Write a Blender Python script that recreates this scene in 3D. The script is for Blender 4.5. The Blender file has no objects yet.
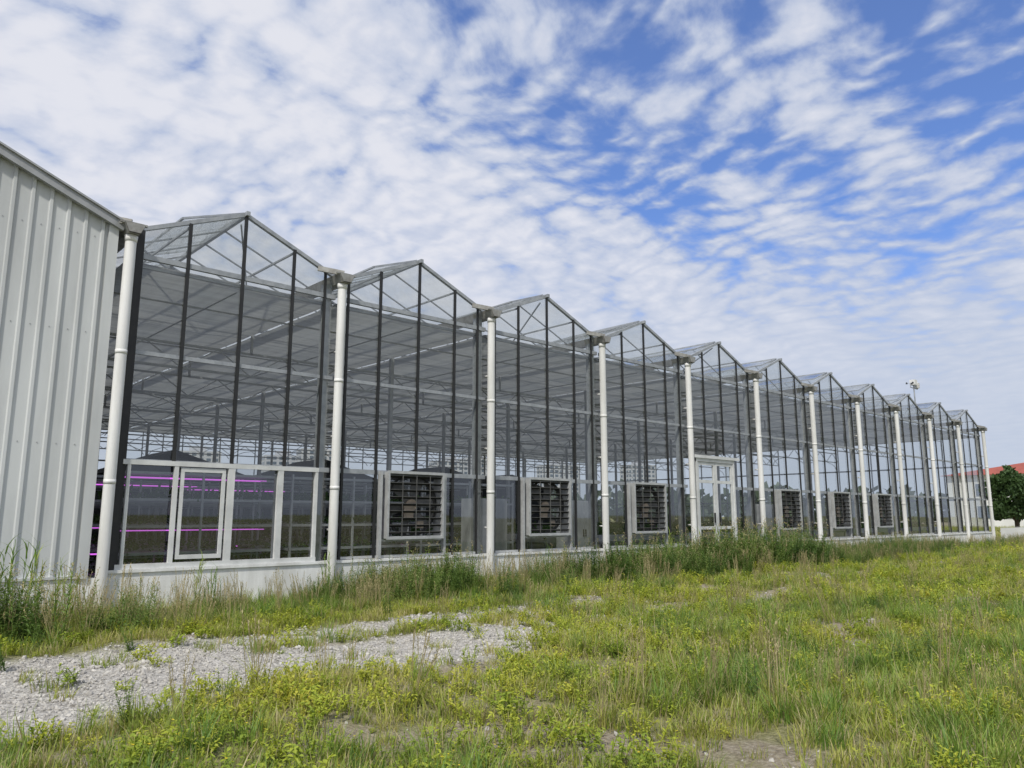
import bpy, math, random, bmesh
import numpy as np
from mathutils import Vector, Matrix
random.seed(7); rng=np.random.default_rng(11)
sc=bpy.context.scene
sc.view_settings.view_transform='Standard'; sc.view_settings.look='None'; sc.view_settings.exposure=0

# ---------------------------------------------------------------- materials
def newmat(name):
    m=bpy.data.materials.new(name); m.use_nodes=True
    nt=m.node_tree; nt.nodes.clear()
    return m,nt
def N(nt,t,**kw):
    n=nt.nodes.new(t)
    for k,v in kw.items():
        if k!='ins': setattr(n,k,v)
    for kk,vv in kw.get('ins',{}).items(): n.inputs[kk].default_value=vv
    return n
def ramp(nt,stops,interp='LINEAR'):
    r=nt.nodes.new('ShaderNodeValToRGB'); r.color_ramp.interpolation=interp
    e=r.color_ramp.elements
    while len(e)<len(stops): e.new(0.5)
    for i,(p,c) in enumerate(stops):
        e[i].position=p; e[i].color=(c[0],c[1],c[2],1)
    return r
def surf(name,c1,c2,rough=0.6,metal=0.0,scale=3.0,bump=0.0,bscale=40,streak=False,rough2=None):
    m,nt=newmat(name); L=nt.links.new
    out=N(nt,'ShaderNodeOutputMaterial'); p=N(nt,'ShaderNodeBsdfPrincipled')
    L(p.outputs[0],out.inputs[0])
    g=N(nt,'ShaderNodeNewGeometry')
    mp=N(nt,'ShaderNodeMapping'); mp.inputs['Scale'].default_value=(1,1,0.15) if streak else (1,1,1)
    L(g.outputs['Position'],mp.inputs['Vector'])
    n=N(nt,'ShaderNodeTexNoise',ins={'Scale':scale,'Detail':6,'Roughness':0.65}); L(mp.outputs[0],n.inputs['Vector'])
    r=ramp(nt,[(0.32,c2),(0.62,c1)]); L(n.outputs[0],r.inputs[0]); L(r.outputs[0],p.inputs['Base Color'])
    p.inputs['Metallic'].default_value=metal
    mr=N(nt,'ShaderNodeMapRange',ins={'To Min':rough if rough2 is None else rough2,'To Max':rough}); L(n.outputs[0],mr.inputs[0]); L(mr.outputs[0],p.inputs['Roughness'])
    if bump>0:
        n2=N(nt,'ShaderNodeTexNoise',ins={'Scale':bscale,'Detail':5}); L(g.outputs['Position'],n2.inputs['Vector'])
        b=N(nt,'ShaderNodeBump',ins={'Strength':bump,'Distance':0.02}); L(n2.outputs[0],b.inputs['Height']); L(b.outputs[0],p.inputs['Normal'])
    return m
M_steel=surf('galvanised_steel',(0.38,0.40,0.42),(0.25,0.27,0.29),0.6,0.25,6,rough2=0.5)
M_isteel=surf('interior_steel',(0.42,0.43,0.44),(0.30,0.31,0.32),0.75,0.0,6)
M_alu=surf('aluminium_frame',(0.50,0.51,0.51),(0.36,0.37,0.37),0.5,0.25,5)
M_white=surf('white_pipe_paint',(0.77,0.77,0.76),(0.53,0.53,0.50),0.5,0,2.2,streak=True)
M_black=surf('black_rubber_bar',(0.012,0.013,0.014),(0.022,0.022,0.022),0.55,0,5)
M_gutter=surf('gutter_metal',(0.36,0.36,0.34),(0.22,0.21,0.19),0.55,0.3,7)
M_base=surf('painted_plinth',(0.82,0.83,0.82),(0.56,0.56,0.53),0.7,0,2.5,bump=0.2,streak=True)
M_panel=surf('white_metal_cladding',(0.58,0.60,0.60),(0.44,0.455,0.455),0.5,0,1.3,bump=0.06,bscale=4,streak=True)
M_flash=surf('grey_flashing',(0.36,0.37,0.38),(0.27,0.28,0.28),0.5,0.2,3)
M_floor=surf('concrete_floor',(0.20,0.20,0.19),(0.12,0.12,0.115),0.8,0,1.2)
M_dark=surf('dark_cloth',(0.035,0.038,0.045),(0.02,0.022,0.026),0.8,0,3)
M_louv=surf('black_louvre',(0.012,0.012,0.013),(0.022,0.021,0.02),0.7,0.0,8)
M_slat=surf('dull_louvre_edge',(0.13,0.13,0.125),(0.07,0.07,0.065),0.7,0.1,8)
M_motor=surf('fan_motor_beige',(0.34,0.28,0.21),(0.22,0.18,0.14),0.6,0,8)
M_stone=surf('gravel_stone',(0.54,0.52,0.48),(0.27,0.255,0.23),0.9,0,9,bump=0.3,bscale=90)
M_rack=surf('white_rack_paint',(0.46,0.48,0.50),(0.34,0.36,0.38),0.5,0,3)
M_wframe=surf('white_window_frame',(0.66,0.67,0.66),(0.5,0.51,0.50),0.45,0,3)
M_red=surf('red_roof',(0.36,0.09,0.06),(0.26,0.07,0.05),0.7,0,1)
M_wallw=surf('white_render',(0.72,0.72,0.70),(0.6,0.6,0.58),0.8,0,0.5)
M_tower=surf('tower_wall',(0.46,0.47,0.50),(0.38,0.39,0.42),0.8,0,0.1)
M_win=surf('dark_window',(0.10,0.13,0.17),(0.06,0.08,0.10),0.2,0,0.3)
M_bark=surf('bark',(0.10,0.075,0.05),(0.05,0.038,0.028),0.9,0,8,bump=0.6)

def glass(name,base=0.045,dirt=0.03,dark=0.93):
    m,nt=newmat(name); L=nt.links.new
    out=N(nt,'ShaderNodeOutputMaterial')
    lw=N(nt,'ShaderNodeLayerWeight',ins={'Blend':0.5})
    pw=N(nt,'ShaderNodeMath',operation='POWER',ins={1:4.0}); L(lw.outputs['Facing'],pw.inputs[0])
    ma=N(nt,'ShaderNodeMath',operation='MULTIPLY_ADD',ins={1:0.85,2:base}); L(pw.outputs[0],ma.inputs[0])
    tr=N(nt,'ShaderNodeBsdfTransparent'); tr.inputs[0].default_value=(dark,dark+0.015,dark+0.005,1)
    gl=N(nt,'ShaderNodeBsdfGlossy',ins={'Roughness':0.02}); gl.inputs[0].default_value=(0.95,0.97,1,1)
    mx=N(nt,'ShaderNodeMixShader'); L(ma.outputs[0],mx.inputs[0]); L(tr.outputs[0],mx.inputs[1]); L(gl.outputs[0],mx.inputs[2])
    g=N(nt,'ShaderNodeNewGeometry'); n=N(nt,'ShaderNodeTexNoise',ins={'Scale':1.6,'Detail':6,'Roughness':0.7}); L(g.outputs['Position'],n.inputs['Vector'])
    mr=N(nt,'ShaderNodeMapRange',ins={'From Min':0.4,'From Max':0.75,'To Min':dirt*0.3,'To Max':dirt*2.5}); L(n.outputs[0],mr.inputs[0])
    df=N(nt,'ShaderNodeBsdfDiffuse'); df.inputs[0].default_value=(0.6,0.6,0.57,1)
    tl=N(nt,'ShaderNodeBsdfTranslucent'); tl.inputs[0].default_value=(0.6,0.6,0.57,1)
    m1=N(nt,'ShaderNodeMixShader'); m1.inputs[0].default_value=0.5; L(df.outputs[0],m1.inputs[1]); L(tl.outputs[0],m1.inputs[2])
    m2=N(nt,'ShaderNodeMixShader'); L(mr.outputs[0],m2.inputs[0]); L(mx.outputs[0],m2.inputs[1]); L(m1.outputs[0],m2.inputs[2])
    L(m2.outputs[0],out.inputs[0]); return m
M_glass=glass('facade_glass',0.06,0.02,0.88); M_rglass=glass('roof_glass',0.08,0.13,0.90); M_shadeglass=glass('shade_baked_window_glass',0.10,0.015,0.66)  # lower window colour darkened to paint in the dim interior and dark reflections

def screenmat():
    m,nt=newmat('shade_screen_fabric'); L=nt.links.new
    out=N(nt,'ShaderNodeOutputMaterial'); g=N(nt,'ShaderNodeNewGeometry')
    mp=N(nt,'ShaderNodeMapping'); mp.inputs['Scale'].default_value=(1.2,0.12,1); L(g.outputs['Position'],mp.inputs[0])
    n=N(nt,'ShaderNodeTexNoise',ins={'Scale':3,'Detail':5}); L(mp.outputs[0],n.inputs['Vector'])
    mp2=N(nt,'ShaderNodeMapping'); mp2.inputs['Scale'].default_value=(0.3,7,1); L(g.outputs['Position'],mp2.inputs[0])
    n2=N(nt,'ShaderNodeTexNoise',ins={'Scale':1.5,'Detail':4}); L(mp2.outputs[0],n2.inputs['Vector'])
    ad=N(nt,'ShaderNodeMath',operation='ADD'); L(n.outputs[0],ad.inputs[0]); L(n2.outputs[0],ad.inputs[1])
    r=ramp(nt,[(0.38,(0.33,0.34,0.345)),(0.62,(0.46,0.47,0.475))])
    hf=N(nt,'ShaderNodeMath',operation='MULTIPLY',ins={1:0.5}); L(ad.outputs[0],hf.inputs[0]); L(hf.outputs[0],r.inputs[0])
    d=N(nt,'ShaderNodeBsdfDiffuse'); t=N(nt,'ShaderNodeBsdfTranslucent'); L(r.outputs[0],d.inputs[0]); L(r.outputs[0],t.inputs[0])
    mx=N(nt,'ShaderNodeMixShader'); mx.inputs[0].default_value=0.36; L(d.outputs[0],mx.inputs[1]); L(t.outputs[0],mx.inputs[2]); L(mx.outputs[0],out.inputs[0])
    return m
M_screen=screenmat()
def emat(name,c,s):
    m,nt=newmat(name); out=N(nt,'ShaderNodeOutputMaterial'); e=N(nt,'ShaderNodeEmission',ins={'Strength':s}); e.inputs[0].default_value=(*c,1)
    nt.links.new(e.outputs[0],out.inputs[0]); return m
M_purple=emat('purple_grow_light',(0.66,0.14,0.78),1.3)

def leafmat(name,cols,trans=0.35,wscale=0.35,rough=0.55):
    m,nt=newmat(name); L=nt.links.new
    out=N(nt,'ShaderNodeOutputMaterial'); oi=N(nt,'ShaderNodeObjectInfo'); g=N(nt,'ShaderNodeNewGeometry')
    n=N(nt,'ShaderNodeTexNoise',ins={'Scale':wscale,'Detail':3}); L(g.outputs['Position'],n.inputs['Vector'])
    mr=N(nt,'ShaderNodeMapRange',ins={'From Min':0.3,'From Max':0.7}); L(n.outputs[0],mr.inputs[0])
    n2=N(nt,'ShaderNodeTexNoise',ins={'Scale':35,'Detail':0}); L(g.outputs['Position'],n2.inputs['Vector'])
    a=N(nt,'ShaderNodeMath',operation='MULTIPLY',ins={1:0.4}); L(oi.outputs['Random'],a.inputs[0])
    b=N(nt,'ShaderNodeMath',operation='MULTIPLY_ADD',ins={1:0.3}); L(mr.outputs[0],b.inputs[0]); L(a.outputs[0],b.inputs[2])
    c=N(nt,'ShaderNodeMath',operation='MULTIPLY_ADD',ins={1:0.35}); L(n2.outputs[0],c.inputs[0]); L(b.outputs[0],c.inputs[2])
    k=len(cols)-1
    r=ramp(nt,[(0.12+0.76*i/k,cc) for i,cc in enumerate(cols)]); L(c.outputs[0],r.inputs[0])
    p=N(nt,'ShaderNodeBsdfPrincipled',ins={'Roughness':rough}); L(r.outputs[0],p.inputs['Base Color'])
    t=N(nt,'ShaderNodeBsdfTranslucent'); L(r.outputs[0],t.inputs[0])
    mx=N(nt,'ShaderNodeMixShader'); mx.inputs[0].default_value=trans; L(p.outputs[0],mx.inputs[1]); L(t.outputs[0],mx.inputs[2]); L(mx.outputs[0],out.inputs[0])
    return m
M_grass=leafmat('grass_blades',[(0.10,0.16,0.025),(0.22,0.29,0.04),(0.40,0.43,0.08),(0.58,0.50,0.20)])
M_lush=leafmat('lush_grass_blades',[(0.06,0.13,0.02),(0.13,0.24,0.035),(0.24,0.35,0.055),(0.40,0.44,0.12)])
M_weed=leafmat('yellow_green_leaves',[(0.14,0.23,0.025),(0.29,0.38,0.04),(0.44,0.49,0.05),(0.56,0.53,0.08)])
M_straw=leafmat('straw_stalks',[(0.28,0.25,0.12),(0.42,0.36,0.18),(0.54,0.47,0.27)])
M_tall=leafmat('tall_weed_leaves',[(0.045,0.095,0.02),(0.10,0.18,0.035),(0.18,0.27,0.055),(0.30,0.34,0.10)])
M_flower=leafmat('small_yellow_flowers',[(0.65,0.52,0.03),(0.8,0.68,0.06)])
M_tree=leafmat('tree_leaves',[(0.025,0.055,0.018),(0.045,0.09,0.028),(0.08,0.14,0.04)],0.25,0.8)
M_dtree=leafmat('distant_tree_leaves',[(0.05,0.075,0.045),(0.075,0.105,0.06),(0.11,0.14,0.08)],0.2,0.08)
M_crop=leafmat('crop_leaves',[(0.04,0.09,0.03),(0.08,0.16,0.04),(0.13,0.22,0.06)],0.3,1.0)

# ---------------------------------------------------------------- mesh builder
class MB:
    def __init__(s): s.v=[]; s.f=[]; s.m=[]
    def add(s,vs,fs,mat=0):
        o=len(s.v); s.v.extend([tuple(v) for v in vs]); s.f.extend([tuple(i+o for i in f) for f in fs]); s.m.extend([mat]*len(fs))
    def box(s,x0,x1,y0,y1,z0,z1,mat=0):
        s.add([(x0,y0,z0),(x1,y0,z0),(x1,y1,z0),(x0,y1,z0),(x0,y0,z1),(x1,y0,z1),(x1,y1,z1),(x0,y1,z1)],
              [(0,3,2,1),(4,5,6,7),(0,1,5,4),(1,2,6,5),(2,3,7,6),(3,0,4,7)],mat)
    def beam(s,a,b,w,h=None,mat=0,up=(0,0,1)):
        h=h or w; a=Vector(a); b=Vector(b); d=(b-a).normalized(); u=Vector(up)
        if abs(d.dot(u))>0.98: u=Vector((0,1,0))
        r=d.cross(u).normalized(); u=r.cross(d).normalized()
        vs=[]
        for p in (a,b):
            for i,j in ((-1,-1),(1,-1),(1,1),(-1,1)): vs.append(p+r*(i*w/2)+u*(j*h/2))
        s.add(vs,[(0,1,2,3),(7,6,5,4),(0,4,5,1),(1,5,6,2),(2,6,7,3),(3,7,4,0)],mat)
    def tube(s,a,b,r,n=12,mat=0,r2=None,caps=True):
        r2=r if r2 is None else r2
        a=Vector(a); b=Vector(b); d=(b-a).normalized(); u=Vector((0,0,1))
        if abs(d.dot(u))>0.98: u=Vector((0,1,0))
        x=d.cross(u).normalized(); y=x.cross(d)
        vs=[]
        for p,rr in ((a,r),(b,r2)):
            for i in range(n):
                t=2*math.pi*i/n; vs.append(p+x*math.cos(t)*rr+y*math.sin(t)*rr)
        fs=[(i,(i+1)%n,n+(i+1)%n,n+i) for i in range(n)]
        if caps: fs+= [tuple(range(n))[::-1],tuple(range(n,2*n))]
        s.add(vs,fs,mat)
    def mesh(s,name,mats,smooth=False):
        me=bpy.data.meshes.new(name); me.from_pydata(s.v,[],s.f)
        for m in mats: me.materials.append(m)
        me.polygons.foreach_set('material_index',s.m)
        if smooth: me.polygons.foreach_set('use_smooth',[True]*len(s.f))
        me.update(); return me
    def obj(s,name,mats,parent=None,smooth=False,loc=(0,0,0),coll=None):
        return mk(name,s.mesh(name,mats,smooth),parent,loc,coll)
def mk(name,me,parent=None,loc=(0,0,0),coll=None):
    o=bpy.data.objects.new(name,me); o.location=loc
    (coll or sc.collection).objects.link(o)
    if parent: o.parent=parent
    return o
def empty(name,loc=(0,0,0)):
    return mk(name,None,None,loc)

# ---------------------------------------------------------------- numpy noise
TAB=rng.random((256,256))
def vn(x,y,s=1.0,o=0):
    x=np.asarray(x,float)*s+o*17.3+1000; y=np.asarray(y,float)*s+o*9.7+1000
    xi=np.floor(x).astype(int); yi=np.floor(y).astype(int); fx=x-xi; fy=y-yi
    fx=fx*fx*(3-2*fx); fy=fy*fy*(3-2*fy)
    g=lambda a,b: TAB[a%256,b%256]
    return (g(xi,yi)*(1-fx)+g(xi+1,yi)*fx)*(1-fy)+(g(xi,yi+1)*(1-fx)+g(xi+1,yi+1)*fx)*fy
def fbm(x,y,s=1.0,o=0):
    return (vn(x,y,s,o)*0.5+vn(x,y,s*2.1,o+3)*0.27+vn(x,y,s*4.3,o+5)*0.15+vn(x,y,s*9,o+8)*0.08)
def ss(a,b,x):
    t=np.clip((np.asarray(x,float)-a)/(b-a),0,1); return t*t*(3-2*t)
def ghgt(x,y):
    x=np.asarray(x,float); y=np.asarray(y,float)
    m=(1-ss(-0.9,-0.2,y))*(1-ss(70,100,x))*ss(-60,-30,x)*ss(-60,-30,y)
    rut=-0.05*(np.exp(-((y+4.2)/0.45)**2)+np.exp(-((y+5.9)/0.5)**2))
    return ((fbm(x,y,0.5,1)-0.5)*0.26+(fbm(x,y,2.5,2)-0.5)*0.07+rut)*m
def gmask(x,y):
    n=(fbm(x,y,1.1,4)-0.5)*1.0; n2=(fbm(x,y,3.2,14)-0.5)
    yy=y+n*0.5+n2*.3
    b1=ss(-5.0,-4.65,yy)*(1-ss(-3.75,-3.35,yy))
    b2=ss(-7.1,-6.65,yy)*(1-ss(-5.25,-4.9,yy))
    mid=ss(-7.1,-6.65,yy)*(1-ss(-3.75,-3.35,yy))*(1-ss(3.6,5.4,x+n*2))
    fd=1-0.8*ss(7,13,x+n*3)
    fd2=1-0.88*ss(6.2,9.6,x+n*3)
    return np.clip(np.maximum(np.maximum(b1*fd,b2*fd2),mid),0,1)
def smask(x,y):
    p=lambda cx,cy,rx,ry: np.exp(-(((x-cx)/rx)**2+((y-cy)/ry)**2))
    n=fbm(x,y,1.3,6)
    a=1.2*p(4.5,-10.05,0.9,0.5)+.9*p(3.2,-8.6,1.5,0.4)+.9*p(6.8,-8.7,2.0,0.3)+1.0*p(13,-5.7,5,0.45)+0.8*p(22,-4.2,9,0.5)+1.0*p(30,-6.5,9,0.6)+0.6*p(1.2,-8.3,.9,.4)+1.0*p(9,-7.0,2.2,.3)+.9*p(15,-8.5,3,.5)
    return np.clip(a*1.2*ss(0.28,0.55,n)+0.9*ss(0.56,0.68,n),0,1)

# ---------------------------------------------------------------- ground sheet
xs=np.concatenate([[-1500,-500,-150,-60,-30,-18],np.arange(-12,60,0.2),[62,66,72,80,100,150,300,600,1500]])
ys=np.concatenate([[-1500,-400,-120,-50,-30,-22],np.arange(-18,0.01,0.2),[1,3,8,20,35,60,120,300,600,1500]])
X,Y=np.meshgrid(xs,ys,indexing='ij'); Z=ghgt(X,Y)
nx,ny=X.shape
vs=np.stack([X,Y,Z],-1).reshape(-1,3)
ii,jj=np.meshgrid(np.arange(nx-1),np.arange(ny-1),indexing='ij'); b=(ii*ny+jj).ravel()
fs=np.stack([b,b+ny,b+ny+1,b+1],-1)
me=bpy.data.meshes.new('ground'); me.from_pydata(vs.tolist(),[],fs.tolist())
a=me.attributes.new('gravelmask','FLOAT','POINT'); a.data.foreach_set('value',gmask(X,Y).ravel().astype(np.float32))
a=me.attributes.new('soilmask','FLOAT','POINT'); a.data.foreach_set('value',smask(X,Y).ravel().astype(np.float32))
me.polygons.foreach_set('use_smooth',[True]*len(me.polygons))
m,nt=newmat('ground_soil_grass'); L=nt.links.new
out=N(nt,'ShaderNodeOutputMaterial'); p=N(nt,'ShaderNodeBsdfPrincipled',ins={'Roughness':0.95}); L(p.outputs[0],out.inputs[0])
g=N(nt,'ShaderNodeNewGeometry')
n1=N(nt,'ShaderNodeTexNoise',ins={'Scale':1.1,'Detail':8,'Roughness':0.7}); L(g.outputs['Position'],n1.inputs['Vector'])
n2=N(nt,'ShaderNodeTexNoise',ins={'Scale':22,'Detail':7,'Roughness':0.75}); L(g.outputs['Position'],n2.inputs['Vector'])
vo=N(nt,'ShaderNodeTexVoronoi',ins={'Scale':38}); L(g.outputs['Position'],vo.inputs['Vector'])
soil=ramp(nt,[(0.3,(0.13,0.105,0.07)),(0.5,(0.29,0.245,0.175)),(0.7,(0.47,0.42,0.33))]); L(n2.outputs[0],soil.inputs[0])
grn=ramp(nt,[(0.3,(0.09,0.11,0.03)),(0.5,(0.19,0.20,0.05)),(0.7,(0.34,0.31,0.13))]); L(n2.outputs[0],grn.inputs[0])
grv=ramp(nt,[(0.0,(0.27,0.255,0.23)),(0.5,(0.44,0.42,0.385)),(1.0,(0.58,0.56,0.52))])
sp=N(nt,'ShaderNodeSeparateColor'); L(vo.outputs['Color'],sp.inputs[0]); L(sp.outputs[0],grv.inputs[0])
as_=N(nt,'ShaderNodeAttribute',attribute_name='soilmask'); ag=N(nt,'ShaderNodeAttribute',attribute_name='gravelmask')
mf=N(nt,'ShaderNodeMath',operation='MULTIPLY_ADD',ins={1:1.2,2:-0.35}); mf.use_clamp=True; L(n1.outputs[0],mf.inputs[0])
mf2=N(nt,'ShaderNodeMath',operation='ADD'); mf2.use_clamp=True; L(mf.outputs[0],mf2.inputs[0]); L(as_.outputs['Fac'],mf2.inputs[1])
mxa=N(nt,'ShaderNodeMix',data_type='RGBA'); L(mf2.outputs[0],mxa.inputs[0]); L(grn.outputs[0],mxa.inputs[6]); L(soil.outputs[0],mxa.inputs[7])
gm_=N(nt,'ShaderNodeMath',operation='MULTIPLY_ADD',ins={1:1.0,2:-0.5}); L(n2.outputs[0],gm_.inputs[0])
ga=N(nt,'ShaderNodeMath',operation='MULTIPLY_ADD',ins={1:1.1}); ga.use_clamp=True; L(ag.outputs['Fac'],ga.inputs[0]); L(gm_.outputs[0],ga.inputs[2])
mxb=N(nt,'ShaderNodeMix',data_type='RGBA'); L(ga.outputs[0],mxb.inputs[0]); L(mxa.outputs[2],mxb.inputs[6]); L(grv.outputs[0],mxb.inputs[7])
L(mxb.outputs[2],p.inputs['Base Color'])
hh=N(nt,'ShaderNodeMath',operation='MULTIPLY_ADD',ins={1:-0.6}); L(vo.outputs['Distance'],hh.inputs[0]); L(n2.outputs[0],hh.inputs[2])
bp=N(nt,'ShaderNodeBump',ins={'Strength':0.9,'Distance':0.03}); L(hh.outputs[0],bp.inputs['Height']); L(bp.outputs[0],p.inputs['Normal'])
me.materials.append(m); mk('ground',me)

# ---------------------------------------------------------------- greenhouse
S=4.0; X0=3.72; NB=11; D=28.0; HB=0.67; HR=2.38; HM=4.2; HE=5.86; EA=6.22; RISE=0.84
XC=[X0+S*i for i in range(NB+1)]; XE=XC[-1]
gh=empty('greenhouse')
def zr(x,i): return EA+RISE*(1-abs(x-(XC[i]+2))/2)
FAN=[1,2,3,5,6,7]; DOOR=4
st=MB(); si=MB()
for i,x in enumerate(XC):
    xx=x-0.2 if i>0 else x+0.12
    st.box(xx-0.075,xx+0.075,0.03,0.18,0,EA-0.1)
    for y in range(4,int(D)+1,4):
        if i%2==0 or y==int(D): si.box(x-0.05,x+0.05,y-0.05,y+0.05,0,EA-0.1)
        else: si.box(x-0.025,x+0.025,y-0.025,y+0.025,5.3,EA-0.1)
for y in range(4,int(D)+1,4):
    si.beam((X0,y,5.32),(XE,y,5.32),0.05,0.05); si.beam((X0,y,4.78),(XE,y,4.78),0.05,0.05)
    n=int((XE-X0)/0.8)
    for k in range(n):
        xa=X0+k*0.8
        si.beam((xa,y,4.78 if k%2 else 5.32),(xa+0.8,y,5.32 if k%2 else 4.78),0.024)
for i in range(NB):
    a,b_=XC[i]+0.06,XC[i+1]-0.06
    st.beam((a,0.0,HE),(b_,0.0,HE),0.07,0.09); st.beam((a,0.12,HE-0.14),(b_,0.12,HE-0.14),0.05,0.05)
    st.beam((a,0.0,HM),(b_,0.0,HM),0.06,0.07)
    if i!=DOOR: st.beam((a,-0.01,HR),(b_,-0.01,HR),0.07,0.09)
    else: st.beam((XC[i]+2.5,-0.01,HR),(b_,-0.01,HR),0.07,0.09)
    c=XC[i]+2
    for y in (0,D):
        st.beam((XC[i],y,EA+0.03),(c,y,EA+RISE+0.03),0.08,0.07); st.beam((c,y,EA+RISE+0.03),(XC[i+1],y,EA+0.03),0.08,0.07)
    for k in range(1,int(D)):
        w=0.05 if k%4==0 else 0.028
        st.beam((XC[i],k,EA),(c,k,EA+RISE),w); st.beam((c,k,EA+RISE),(XC[i+1],k,EA),w)
        if k%4==0:
            st.beam((XC[i]+0.1,k,HE+0.05),(XC[i+1]-0.1,k,HE+0.05),0.05)
            st.beam((XC[i]+1,k,HE+0.05),(c,k,EA+RISE-.05),0.03); st.beam((XC[i]+3,k,HE+0.05),(c,k,EA+RISE-.05),0.03)
    st.beam((c,-0.12,EA+RISE+0.03),(c,D,EA+RISE+0.03),0.07,0.08)
    for q in (1,3): st.beam((XC[i]+q,0,EA+RISE/2-0.06),(XC[i]+q,D,EA+RISE/2-0.06),0.035)
    if i%2==0:
        st.beam((XC[i]+.1,0.2,EA-.05),(c,4,EA+RISE-.1),0.03); st.beam((c,0.2,EA+RISE-.1),(XC[i+1]-.1,4,EA-.05),0.03)
for y in range(2,int(D),4): si.tube((X0,y,5.68),(XE,y,5.68),0.018,6)
for i in range(0,NB): si.tube((XC[i]+2,0.2,5.62),(XC[i]+2,D,5.62),0.015,6)
for i in range(NB):
    for y in (8,16,24):
        prev=None
        for t in range(9):
            a_=math.pi*t/8; q=(XC[i]+2-1.9*math.cos(a_),y+.1,4.3+0.5*math.sin(a_))
            if prev: si.beam(prev,q,0.024)
            prev=q
for z in (HB,HR,HM,HE):
    st.beam((X0,D,z),(XE,D,z),0.06,0.08)
    st.beam((XE,0.1,z),(XE,D,z),0.06,0.08)
for y in range(0,int(D)+1,2): st.beam((XE,max(y,.1),0.5),(XE,max(y,.1),EA),0.06,0.06)
for i in range(NB):
    for q in (1,2,3): st.beam((XC[i]+q,D,HB),(XC[i]+q,D,zr(XC[i]+q,i)),0.045)
st.obj('steel_frame',[M_steel],gh); si.obj('interior_trusses',[M_isteel],gh)
bk=MB()
for i in range(NB):
    for q in (1,2,3):
        x=XC[i]+q; zl=HR
        if i in FAN and q!=2: zl=HB
        if i==DOOR: zl=3.4 if q<3 else HB
        if i>NB-4: zl=HB
        bk.box(x-0.03,x+0.03,-0.055,-0.02,zl,zr(x,i))
    bk.box(XC[i]+0.2,XC[i]+0.25,-0.055,-0.02,HB,zr(XC[i]+.22,i)); 
    bk.box(XC[i+1]-0.34,XC[i+1]-0.29,-0.055,-0.02,HB,zr(XC[i+1]-.3,i))
bk.box(X0+0.12,X0+0.2,-0.08,-0.057,0.5,EA+0.02)
bk.obj('glazing_bars',[M_black],gh)
gl=MB()
def pane(x0,x1,z0,z1a,z1b,y=-0.012,mat=0):
    t=random.uniform(-0.004,0.004); t2=random.uniform(-0.003,0.003)
    gl.add([(x0,y,z0),(x1,y+t,z0),(x1,y+t+t2,z1b),(x0,y+t2,z1a)],[(0,1,2,3)],mat)
for i in range(NB):
    for q in range(4):
        x0=XC[i]+q+(0.03 if q else 0.1); x1=XC[i]+q+1-(0.03 if q<3 else 0.1)
        if i in FAN and q in (1,2):
            if q==1:
                pane(x0,XC[i]+1.2,HB,HR,HR,mat=1); pane(XC[i]+1.2,XC[i]+2.66,HB,1.03,1.03,mat=1)
            else: pane(XC[i]+2.66,x1,HB,HR,HR,mat=1)
        elif i==DOOR and q<3:
            if q==2: pane(XC[i]+2.5,x1,HB,HR,HR,mat=1)
        else: pane(x0,x1,HB,HR-.04,HR-.04,mat=1)
        if not(i==DOOR and q<2): pane(x0,x1,HR+.04,HM-.03,HM-.03)
        pane(x0,x1,HM+.03,HE-.04,HE-.04)
        pane(x0,x1,HE+.04,zr(x0,i),zr(x1,i))
for i in range(NB):
    gl.add([(XC[i],D,HB),(XC[i+1],D,HB),(XC[i+1],D,EA),(XC[i]+2,D,EA+RISE),(XC[i],D,EA)],[(0,1,2,3,4)])
gl.add([(XE+.04,0,HB),(XE+.04,D,HB),(XE+.04,D,EA),(XE+.04,0,EA)],[(0,1,2,3)])
gl.obj('glass_walls',[M_glass,M_shadeglass],gh)
rg=MB()
for i in range(NB):
    c=XC[i]+2
    rg.add([(XC[i],-.02,EA+.03),(c,-.02,EA+RISE+.03),(c,D,EA+RISE+.03),(XC[i],D,EA+.03)],[(0,1,2,3)])
    rg.add([(XC[i+1],-.02,EA+.03),(c,-.02,EA+RISE+.03),(c,D,EA+RISE+.03),(XC[i+1],D,EA+.03)],[(0,1,2,3)])
rg.obj('roof_glass',[M_rglass],gh)
vt=MB()
for i in range(NB):
    c=XC[i]+2
    for k in range(0,int(D)-2,4):
        y0,y1=k+0.1,k+2.9; tz=0.10
        A=(c,y0,EA+RISE+0.09);B=(c,y1,EA+RISE+0.09);C=(c-1.1,y1,EA+RISE-0.462+0.06+tz);E_=(c-1.1,y0,EA+RISE-0.462+0.06+tz)
        for p1,p2 in ((A,B),(B,C),(C,E_),(E_,A)): vt.beam(p1,p2,0.04,0.035)
        vt.add([A,B,C,E_],[(0,1,2,3)],1)
vt.obj('ridge_vents',[M_steel,M_rglass],gh)
gu=MB()
for i,x in enumerate(XC):
    for a_,b_ in (((x-.16,EA+.06),(x-.09,EA-.1)),((x-.09,EA-.1),(x+.09,EA-.1)),((x+.09,EA-.1),(x+.16,EA+.06))):
        gu.add([(a_[0],-.36,a_[1]),(b_[0],-.36,b_[1]),(b_[0],D+.2,b_[1]),(a_[0],D+.2,a_[1]),(a_[0]*.999+x*.001,-.36,a_[1]+.012),(b_[0],-.36,b_[1]+.012),(b_[0],D+.2,b_[1]+.012),(a_[0],D+.2,a_[1]+.012)],
               [(0,1,2,3),(4,7,6,5),(0,4,5,1)])
    gu.add([(x-.16,-.36,EA+.06),(x-.09,-.36,EA-.1),(x+.09,-.36,EA-.1),(x+.16,-.36,EA+.06)],[(0,1,2,3)])
    gu.box(x-.22,x+.20,-.33,-.28,EA+.055,EA+.09)
    gu.beam((x-.5,-.06,EA+.15),(x-.05,-.31,EA+.08),0.05,0.1)
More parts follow.
